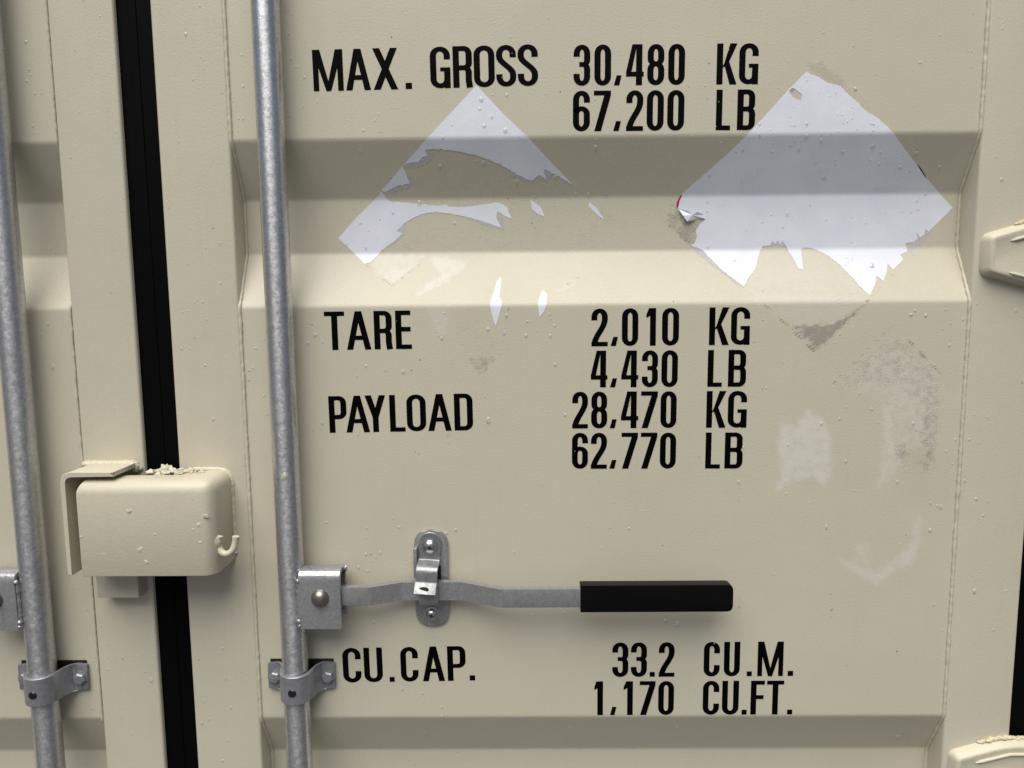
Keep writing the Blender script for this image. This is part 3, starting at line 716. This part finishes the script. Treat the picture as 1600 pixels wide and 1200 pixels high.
zc1 = (Z(472, 1034, .0035)+Z(472, 1075, .0035))/2
xa, xb = X(417, 1055, .0035), X(527, 1055, .0035)
hh = (Z(472, 1034, .0035)-Z(472, 1075.5, .0035))/2
clamp('zinc strap clamp with two bolts round the rod left of CU.CAP.', (xa+xb)/2, zc1, (xb-xa)/2, hh, (456, 1084))
xa, xb = X(28, 1057, .0035), X(141, 1057, .0035)
clamp('zinc strap clamp with two bolts round the rod at the left edge of the photo', (xa+xb)/2, (Z(85, 1036, .0035)+Z(85, 1078, .0035))/2, (xb-xa)/2, hh, (50.5, 1087))

# ------------------------------------------------------------------ handle catch
kc = P(674, 903, .003)
ct = thing('handle_catch', 'zinc catch with a hinged hasp holding the handle bar between two screws', 'catch', (kc.x, 0, kc.z))
x0, x1, zt, zb = X(648.5, 903, .003), X(701, 903, .003), Z(674, 828, .003), Z(674, 977, .003)
wv = x1-x0
link('catch_plate', prism(roundpoly([(x0, zb), (x1, zb), (x1, zt), (x0, zt)], .021, 5), 'y', -.0045, -.0002, .0009), M_GALV, ct)
link('slot', box(X(683, 890, .005), X(689, 890, .005), -.0052, -.004, Z(680, 906, .005), Z(680, 884, .005)), M_HOLE, ct)
bm = box(X(646.5, 870, .012), X(652, 870, .012), -.017, -.003, Z(650, 905, .01), Z(650, 857, .015), .001); link('side_tab', bm, M_GALV, ct)
sx_, sz_ = X(671.8, 853, .008), Z(671.8, 853.5, .008)
def up2(path): return path
zz1, zz2, zz3, zz4 = Z(672, 877, .008), Z(672, 889, .034), Z(672, 911, .035), Z(672, 930, .043)
hw = .0148
pth = fillet([(-.0068, sz_-.012), (-.0068, zz1), (-.0320, zz2), (-.0320, zz3), (-.0415, zz4)], {1: .006, 2: .010, 3: .006}, 5)
bm = strip(pth, .0030, 'x', sx_-hw, sx_+hw, .0007)
# rounded eye round the screw
outl = [(sx_+hw*1.04*math.cos(R(a_)), sz_+.0035+hw*1.1*math.sin(R(a_))) for a_ in range(0, 181, 15)]+[(sx_-hw, sz_-.0125), (sx_+hw, sz_-.0125)]
prism(outl, 'y', -.0083, -.0053, .0006, 1, bm)
bmesh.ops.rotate(bm, verts=bm.verts, cent=(sx_, 0, sz_), matrix=Matrix.Rotation(R(4.5), 3, 'Y'))
hs = link('hasp', bm, M_HASP, ct)
bm = bmesh.new(); hc = Vector((sx_-.006, -.0385, (zz3+zz4)/2-.001))
lathe([(.0001, .0), (.0055, .0002), (.0055, .0010), (0, .0011)], (0, 0, 0), (0, -.95, .3), 18, bm)
for v in bm.verts: v.co = Vector((v.co.x*1.35, v.co.y, v.co.z*.62))+hc
link('hasp_hole', bm, M_HOLE, ct)
for nm, c, r_ in (('screw', Vector((sx_, -.0083, sz_)), .0092), ('screw', P(674.3, 960, .006)+Vector((0, .0015, 0)), .0082)):
    bm = lathe([(r_*1.25, -.0002), (r_*1.25, .0008), (r_*1.02, .0010), (r_, .0022), (r_*.82, .0045), (r_*.5, .0060), (r_*.2, .0066), (0, .0067)], c, (0, -1, 0), 28)
    s_ = link(nm, bm, M_SCREW, ct, 60)
    bm = bmesh.new(); y_ = c.y-.0070
    for ang in (20, 110):
        b2 = box(-.0034, .0034, -.0004, .0010, -.0008, .0008, .0002, 1)
        bmesh.ops.rotate(b2, verts=b2.verts, cent=(0, 0, 0), matrix=Matrix.Rotation(R(ang), 3, 'Y'))
        bmesh.ops.translate(b2, verts=b2.verts, vec=(c.x, y_, c.z)); me_ = bpy.data.meshes.new('t'); b2.to_mesh(me_); b2.free(); bm.from_mesh(me_); bpy.data.meshes.remove(me_)
    link('screw_recess', bm, M_HOLE, ct)
zu = bar_zc-.0128-.0022
seat = fillet([(-.003, zu-.001), (-.0265, zu-.001), (-.0265, zu+.020)], .004, 4)
link('seat_hook', strip(seat, .0036, 'x', X(655, 930, .027), X(684.5, 930, .027), .0007), M_GALV, ct)

# ------------------------------------------------------------------ lock box
BD = .068
lb = thing('lock_box', 'thickly painted cream lock box welded across the black rubber seal', 'lock box', P(355, 840, 0))
bx0 = (X(117, 771, BD)+X(128, 895, BD))/2; bx1 = X(348, 830, .040); bz0 = Z(240, 901, BD); bz1 = Z(240, 751, .062)
xm_ = X(300, 735, 0)
bm = prism([(bx0, -BD), (bx1, -BD), (bx1, -.0005), (xm_, -.0005), (xm_, -.030), (bx0, -.030)], 'z', bz0, bz1)
def on(e, f): return all(f(v.co) for v in e.verts)
es = [e for e in bm.edges if on(e, lambda c: abs(c.y+BD) < 1e-5 and abs(c.z-bz1) < 1e-5) or on(e, lambda c: abs(c.y+BD) < 1e-5 and abs(c.x-bx1) < 1e-5) or on(e, lambda c: abs(c.x-bx1) < 1e-5 and abs(c.z-bz1) < 1e-5)]
bev(bm, es, .0165, 7)
es = [e for e in bm.edges if e.is_boundary is False and len(e.link_faces) == 2 and e.calc_face_angle(0) > R(50)]
bev(bm, es, .0018, 2)
boxo = link('box_shell', bm, M_BOX, lb, 40)
# rounded front left corner of the shell's front face is softened by moving its vertices
for v in boxo.data.vertices:
    if v.co.x+lb.location.x*0 < bx0+.004 and v.co.z > bz1-.018: v.co.x += .006*((v.co.z-(bz1-.018))/.018)**2
bm = bmesh.new()
for k in range(46):
    t = k/45; px = 246+72*t; r_ = random.uniform(.0018, .0046)
    lump((X(px, 738, .01)+random.uniform(-.002, .002), -random.uniform(.003, .028), bz1+random.uniform(-.004, .0012)+.004*(1-t)*random.random()), r_, bm, .5, 2, (1.3, 1.2, .8))
for px, py, r_, d in ((256, 733, .0055, .006), (262, 731, .0045, .004), (250, 741, .005, .008), (268, 735, .004, .006), (247, 745, .0035, .01)):
    lump(P(px, py, d), r_, bm, .5, 2, (1.2, .6, 1))
link('weld_bead', bm, M_BOX, lb, 70)
bm = bmesh.new()
rc = .017
wpath = [(xm_+.004+(bx1-rc-xm_-.004)*k/7, bz1+.0002) for k in range(8)]+[(bx1-rc+rc*math.sin(R(a)), bz1-rc+rc*math.cos(R(a))) for a in (18, 36, 54, 72)]+[(bx1, bz1-rc-(bz1-bz0-rc-.006)*k/15) for k in range(16)]
wp = []
for (ax_, az_), (bx_, bz_) in zip(wpath, wpath[1:]):
    for k in range(3): wp.append((ax_+(bx_-ax_)*k/3, -.0012, az_+(bz_-az_)*k/3))
sweep(wp, [.0036*(1+random.uniform(-.14, .14)) for _ in wp], 10, bm, True, .06)
link('weld_bead', bm, M_BOX, lb, 70)
for x, y, s_ in [(526,476,9),(540,470,5),(1003,503,8),(1015,512,5),(960,561,8),(928,591,6),(926,401,3),(972,669,7),(690,621,5),(592,716,10),(604,708,6),(635,793,9),(628,788,6),(369,743,5),(470,733,5),(848,602,4),(628,545,4),(226,635,5)]:
    bm = bmesh.new(); lump(P(70+x/4, 680+y/4, BD), s_*.37/1240, bm, .2, 2, (random.uniform(.9, 1.6), .25, random.uniform(.7, 1.2))); link('paint_blister', bm, M_BOX, lb, 60)
# J hook
hp = [(333, 832, .046), (337, 845, .049), (341, 855, .051), (346, 862.5, .053), (353, 865.5, .054), (360, 863, .054), (365, 856.5, .053), (367.5, 848, .052), (368.5, 838, .052)]
rad = [.0062, .0058, .0050, .0045, .0043, .0042, .0042, .0043, .0044]
pts = [P(*p) for p in hp]
def smooth_path(pts, rad, k=5):
    op, orr = [], []
    n = len(pts)
    for i in range(n-1):
        p0, p1, p2, p3 = pts[max(0, i-1)], pts[i], pts[i+1], pts[min(n-1, i+2)]
        for j in range(k):
            t = j/k; op.append(.5*((2*p1)+(p2-p0)*t+(2*p0-5*p1+4*p2-p3)*t*t+(3*p1-p0-3*p2+p3)*t**3)); orr.append(rad[i]+(rad[i+1]-rad[i])*t)
    return op+[pts[-1]], orr+[rad[-1]]
a_, b_ = smooth_path(pts, rad); bm = sweep(a_, b_, 14)
lump(P(338, 846, .054), .0062, bm, .14, 3, (.85, 1, 1.5)); lump(P(335, 833, .055), .0034, bm, .3, 2, (.7, 1, 2.0)); lump(P(342, 839, .054), .0030, bm, .3, 2, (1.4, 1, .8))
link('hook', bm, M_BOX, lb, 60)
# paint runs beside the box
for px, py, rr in ((357, 805, .004), (358, 815, .0045), (358, 828, .004), (363, 798, .003), (357, 840, .0045), (352, 765, .003), (356, 756, .003), (360, 745, .002), (374, 743, .0018)):
    bm = bmesh.new(); lump(P(px, py, .001), rr, bm, .3, 2, (.8, .35, 1.4)); link('paint_run', bm, M_BOX, lb, 60)

# bent cover plate on the left door
CD_ = .062
cp = thing('cover_plate', 'bent cream cover plate hooked round the upper left corner of the lock box', 'cover plate', P(160, 800, 0))
cxl = (X(94.5, 765, CD_)+X(106, 898, CD_))/2+.0030; czt = Z(140, 745.5, CD_)+.0030; cxr = X(176.5, 745, CD_); czb = Z(106, 899, CD_)
bm = strip(fillet([(cxl, czb), (cxl, czt), (cxr, czt)], .011, 6), .0060, 'y', -CD_, -.001, .0006)
link('bent_plate', bm, M_BOX, cp, 40)
bm = bmesh.new(); nn = 26
for k in range(nn+1):
    px = 137+72*k/nn; lump((X(px, 722, .002), -.002, czt+.0010), random.uniform(.0052, .0064), bm, .12, 2, (1.5, 1.3, .8))
for q in ((210, 726), (214, 729), (212, 734), (206, 724), (216, 732)): lump(P(*q, .004), .0045, bm, .5)
link('weld_bead', bm, M_BOX, cp, 70)
link('rust_chip', box(cxr-.003, cxr+.0004, -CD_-.0002, -CD_+.003, czt+.0006, czt+.0026, .0002), M_RUST, cp)
# stop block below the box
sb = link('stop_block', box(X(151, 920, .025), X(216, 920, .025), -.025, -.0015, Z(180, 934.5, .025), Z(180, 934.5, .025)+.075, .0012), M_FRAME)
sb['label'] = 'small square cream block peeking out under the lock box'; sb['category'] = 'block'
# its welded foot
# ------------------------------------------------------------------ hinges
def hinge(label, pyc, x0):
    zc_ = pyc; t = thing('hinge', label, 'hinge', (x0, 0, zc_), 'forged door hinges')
    h0, h1, xw, xe = .0265, .047, .072, .150; dd = .0165
    outl = [(x0, zc_-h0), (x0+xw, zc_-h1), (x0+xe, zc_-h1), (x0+xe, zc_+h1), (x0+xw, zc_+h1), (x0, zc_+h0)]
    outl = roundpoly(outl, [.010, .02, 0, 0, .02, .010], 4)
    bm = bmesh.new(); levels = [(-.0005, 0), (-.006, .001), (-dd+.003, .0045), (-dd+.0006, .0062), (-dd, .0085), (-dd+.0006, .0115)]
    cx = x0+.07; rings = []
    n = len(outl); c2 = Vector((cx, zc_))
    def inset(pts, k):
        out = []
        for i in range(len(pts)):
            p = Vector(pts[i]); a = (p-Vector(pts[i-1])); b = (Vector(pts[(i+1) % len(pts)])-p)
            na = Vector((-a.y, a.x)).normalized() if a.length > 1e-7 else Vector((0, 0)); nb = Vector((-b.y, b.x)).normalized() if b.length > 1e-7 else na
            mm = (na+nb); mm = mm/max(mm.length, 1e-6); kk = k/max(.5, mm.dot(na) if na.length else 1); out.append(tuple(p+mm*kk))
        return out
    for y, k in levels:
        rings.append([bm.verts.new((p[0], y, p[1])) for p in inset(outl, k)])
    for a, b in zip(rings, rings[1:]):
        for i in range(n): bm.faces.new((a[i], a[(i+1) % n], b[(i+1) % n], b[i]))
    bm.faces.new(rings[-1]); bm.faces.new(rings[0][::-1])
    body = link('hinge_blade', bm, M_BOX, t, 50)
    for s, mat_y in ((1, 0), (-1, 0)):
        a = Vector((x0+.030, -dd-.0001, zc_+s*(h0-.006))); b = Vector((x0+.078, -dd-.0001, zc_+s*(h1-.014))); c = Vector((x0+xe-.012, -dd-.0001, zc_+s*(h1-.014)))
        k = [a.lerp(b, i/6) for i in range(6)]+[b.lerp(c, i/8) for i in range(9)]
        rr = [.0006]+[.0024]*(len(k)-2)+[.0006]
        link('pressed_rib', sweep([p_+Vector((0, 0, -.0035)) for p_ in k], rr, 10), M_BOX, t, 60)
    link('hinge_pin', lathe([(0, 0), (.011, 0), (.0125, .002), (.0125, .116), (.011, .118), (0, .118)], (x0+xe+.006, -.016, zc_-.059), (0, 0, 1), 24), M_BOX, t)
    bm = bmesh.new()
    for k in range(30):
        u = k/29; xx = x0+.045+.06*u; hz = h0+(h1-h0)*min(1, (xx-x0)/xw)
        lump((xx, -random.uniform(.002, .006), zc_+hz+random.uniform(-.001, .001)), random.uniform(.0025, .0040), bm, .3, 2, (1.6, .8, .7))
    link('sealant', bm, M_SEALANT, t, 60)
    bm = bmesh.new()
    for k in range(3): sweep([(x0+.062+.008*k+.010*math.cos(R(a_)), -dd-.0001, zc_+.0+.007*math.sin(R(a_))) for a_ in range(60, 301, 24)], .0012, 8, bm)
    link('forging_mark', bm, M_BOX, t, 60)
    return t
hx0 = (X(1529, 400, 0)+X(1479, 1190, 0))/2
hinge('upper cream forged hinge at the right edge of the photo, beside the large placard', (Z(1529, 366, 0)+Z(1529, 431, .003))/2, hx0)
hinge('lower cream forged hinge at the bottom right corner, below the black seal', Z(1479, 1171, 0)-.0265, hx0)

# ------------------------------------------------------------------ rain drops
big = [(129,208,7,32),(133,405,5,32),(165,628,5,32),(147,347,4,32),(152,375,4,32),(175,468,4,32),(207,465,3,32),(172,663,4,32),(180,552,3,32),(380,728,3,32),(352,788,4,32),(588,552,5,32),(784,370,5,32),(928,170,6,32),(1000,30,4,32),(965,397,4,32),(1020,300,3,32),(1208,274,5,32),(1216,430,5,32),(1455,293,6,32),(1480,333,4,32),(1523,387,5,32),(1445,168,4,32),(1443,50,3,32),(1445,583,3,32),(1586,510,4,32),(1216,592,5,32),(1192,592,4,32),(1163,505,3,32),(500,80,3,32),(580,658,4,32),(580,713,3,32),(1125,65,6,32)]
drops = [(x/3.2, y/3.2, s_*.9) for x, y, s_, _ in big]
drops += [(x/3.2, 325+y/3.2, s_*.9) for x, y, s_ in [(263,795,7),(240,580,5),(210,635,4),(158,565,4),(366,175,4),(1098,176,4),(1030,197,4),(1105,376,5),(1012,468,5),(986,458,3),(912,520,4),(947,514,4),(908,703,5),(1026,786,6),(1066,1055,6),(1280,700,4),(1245,810,5),(1266,800,4),(1320,938,4),(1338,1030,4),(1560,578,5),(1576,633,7),(1541,676,6),(1320,793,3),(573,1000,3)]]
drops += [(x/3, 800+y/3, s_*.9) for x, y, s_ in [(343,355,4),(178,235,5),(408,455,4),(472,535,4),(505,680,4),(708,788,7),(680,750,4),(507,738,4),(435,920,5),(620,1040,4),(945,990,7),(980,972,5),(1070,1070,5),(1085,918,5),(1043,640,5),(1042,565,4),(930,690,4),(953,885,5),(1058,782,5),(1042,1165,6),(510,1110,4),(665,665,4),(465,992,4),(1245,1010,5),(1130,750,3)]]
drops += [(380+x/3, 800+y/3, s_*.9) for x, y, s_ in [(390,47,5),(732,70,5),(700,28,4),(578,75,5),(573,121,4),(640,190,6),(575,198,5),(620,210,4),(541,260,6),(584,276,6),(953,98,5),(995,85,4),(763,240,3),(582,475,3),(612,515,4),(946,622,4),(893,617,4),(838,742,3),(745,830,5),(843,850,4),(845,883,4),(932,915,5),(931,957,5),(446,1013,6),(415,1070,4),(855,1035,5),(568,1150,3),(775,1160,4)]]
drops += [(500+x/4, 380+y/4, s_*.9) for x, y, s_ in [(760,593,6),(1050,537,7),(1165,450,6),(1151,560,5),(1295,489,5),(1288,577,6),(1439,578,6),(1468,515,5),(1439,473,4),(1433,445,4),(1469,757,6),(288,766,6),(519,803,8),(231,828,4),(13,1123,6),(1052,1106,8),(1532,1072,6),(1032,955,3),(777,436,5),(740,578,4),(838,597,3),(234,1195,4),(408,795,3)]]
drops += [(1150+x/2.4, 450+y/2.4, s_*.9) for x, y, s_ in [(657,99,5),(672,84,4),(712,102,5),(806,132,4),(851,117,5),(785,82,3),(801,214,6),(390,172,4),(463,396,5),(412,446,4),(509,453,5),(389,490,5),(320,508,6),(664,508,7),(196,587,5),(411,649,6),(605,727,6),(188,771,4),(445,760,3),(277,803,4),(339,896,4),(729,806,5),(755,817,5),(767,821,6),(728,908,5),(823,568,5),(876,568,6),(858,722,6),(811,658,4),(901,790,6),(927,853,4),(894,1137,7),(945,801,4),(910,580,4),(893,476,4),(943,484,4),(788,611,4),(10,727,6),(28,597,5),(640,680,3),(102,118,3),(68,199,4),(814,1073,3),(968,900,3)]]
drops += [(1300+x/2.4, y/2.4, s_*.9) for x, y, s_ in [(330,234,4),(405,130,4),(81,171,4),(640,106,4),(637,672,7),(402,628,7),(316,575,7),(524,248,3),(525,190,3),(85,333,4),(312,1164,5),(296,1180,6),(351,1183,6),(424,1160,3),(545,1138,4),(691,1165,5),(150,996,8),(150,465,4),(20,1120,4),(634,982,6),(660,960,4)]]
drops += [(500+x/3.333, 100+y/3.333, s_*.9) for x, y, s_ in [(840,185,8),(832,235,6),(895,275,6),(855,322,9),(965,345,8),(688,318,4),(225,345,5),(285,295,4),(210,450,4),(625,535,7),(851,514,6),(1025,612,8),(1227,588,6),(1435,435,8),(972,162,6),(900,160,4),(702,828,6),(517,724,7),(378,775,7),(312,808,5),(208,828,6),(239,960,6),(142,938,5),(256,868,4),(640,382,5),(1122,690,4),(1332,675,5),(1399,678,5),(367,588,4),(248,655,3),(400,655,4),(816,507,3),(1036,378,4),(933,412,3),(1437,394,4),(1492,675,4)]]
drops += [(1020+x/3.077, 90+y/3.077, s_*.9) for x, y, s_ in [(272,566,6),(400,452,5),(432,443,6),(512,374,6),(530,392,3),(566,346,4),(578,410,4),(575,453,5),(513,319,5),(660,285,4),(662,327,4),(678,325,5),(740,318,6),(740,110,4),(738,378,7),(682,400,5),(701,441,7),(660,421,4),(722,400,3),(680,237,3),(810,400,7),(812,368,4),(912,453,7),(822,575,8),(857,366,4),(890,356,4),(915,315,4),(935,310,4),(888,275,3),(908,275,4),(958,292,4),(966,273,3),(960,238,4),(981,345,5),(850,185,4),(880,170,4),(935,202,3),(798,176,3),(1062,320,5),(1080,328,4),(1060,350,5),(1048,368,4),(1046,318,3),(1059,427,8),(1096,456,6),(1088,511,7),(1040,537,4),(1045,494,4),(1078,624,5),(1188,527,7),(1237,545,4),(1201,470,4),(1177,578,4),(1160,553,3),(1265,460,6),(1310,658,6),(1270,688,6),(1273,730,6),(1242,745,4),(1200,742,4),(1118,745,4),(1024,798,4),(957,768,4),(940,738,4),(1083,793,4),(832,782,4),(755,710,4),(646,752,6),(569,755,6),(524,790,6),(625,815,5),(447,828,4),(261,741,5),(262,695,4),(670,770,3),(391,973,7),(264,910,6),(952,888,5),(1050,1000,9),(930,965,4),(938,985,4),(955,970,4),(930,1000,3),(783,505,4),(740,590,3),(877,492,4),(877,518,3),(427,593,4),(501,546,3),(1075,694,3),(975,150,6),(604,145,3),(1287,22,3)]]
drops += [(700+x/3, 800+y/3, s_*.9) for x, y, s_ in [(35,83,5),(850,77,6),(1018,508,7),(1076,526,7),(1050,517,3),(73,452,3),(110,460,3),(575,1010,4),(1075,1010,5),(785,1075,3),(1012,1000,4)]]
drops += [(1200+x/3, 800+y/3, s_*.9) for x, y, s_ in [(273,70,6),(760,85,7),(968,372,8),(869,175,3),(776,433,4),(1058,553,5),(1010,17,4),(608,1050,6),(653,1100,4),(418,990,3),(510,987,3),(661,991,3),(530,1151,3),(152,492,3),(1115,370,4),(953,297,3)]]
for _ in range(420): drops.append((random.uniform(0, 1600), random.uniform(0, 1200), random.uniform(1.3, 2.8)))
bm = bmesh.new()
def drop(c, nrm, r_, tall):
    ax = Vector(nrm).normalized(); up_ = (Vector((0, 0, 1))-ax*ax.z).normalized(); sd_ = ax.cross(up_)
    rings = []; prof_ = [(1.0, 0), (.93, .14), (.76, .26), (.49, .35), (.2, .39)]
    for k, (q, h) in enumerate(prof_):
        rings.append([bm.verts.new(c+ax*(h*r_)+(sd_*math.cos(a)*q+up_*(math.sin(a)*q*tall-(.12*q if h < .3 else .18)))*r_) for a in [2*math.pi*i/10 for i in range(10)]])
    tp = bm.verts.new(c+ax*(.40*r_)+up_*(-.18*r_))
    fs = []
    for a, b in zip(rings, rings[1:]):
        for i in range(10): fs.append(bm.faces.new((a[i], a[(i+1) % 10], b[(i+1) % 10], b[i])))
    for i in range(10): fs.append(bm.faces.new((rings[-1][i], rings[-1][(i+1) % 10], tp)))
    for f in fs:
        f.normal_update()
        if f.normal.dot(f.calc_center_median()-(c-ax*r_*.5)) < 0: f.normal_flip()
for x, y, s_ in drops:
    if 95 < x < 370 and 715 < y < 905: continue
    c = on_sheet(x, y); stil = (XS_L < c.x < XS_R) or c.x > XS_E
    if stil:
        c = P(x, y, -FACE); 
        if XG0-.004 < c.x < XG1+.004 or c.x > XE-.004 or (1528 < x and 340 < y < 450): continue
        nrm = (0, -1, 0)
    else:
        e = .001; sl = (float(prof(c.z+e))-float(prof(c.z-e)))/(2*e); nrm = (0, -1, sl)
        c = c+Vector(nrm).normalized()*.0002
    drop(c, nrm, s_*.47/1160*random.uniform(.85, 1.1), random.choice((1.0, 1.1, 1.25, 1.25, 1.6)))
dr = link('rain_drops', bm, M_WATER, None, 180, None, False); dr['kind'] = 'stuff'; dr['label'] = 'small clear rain drops scattered over the cream doors and placards'; dr['category'] = 'water drops'
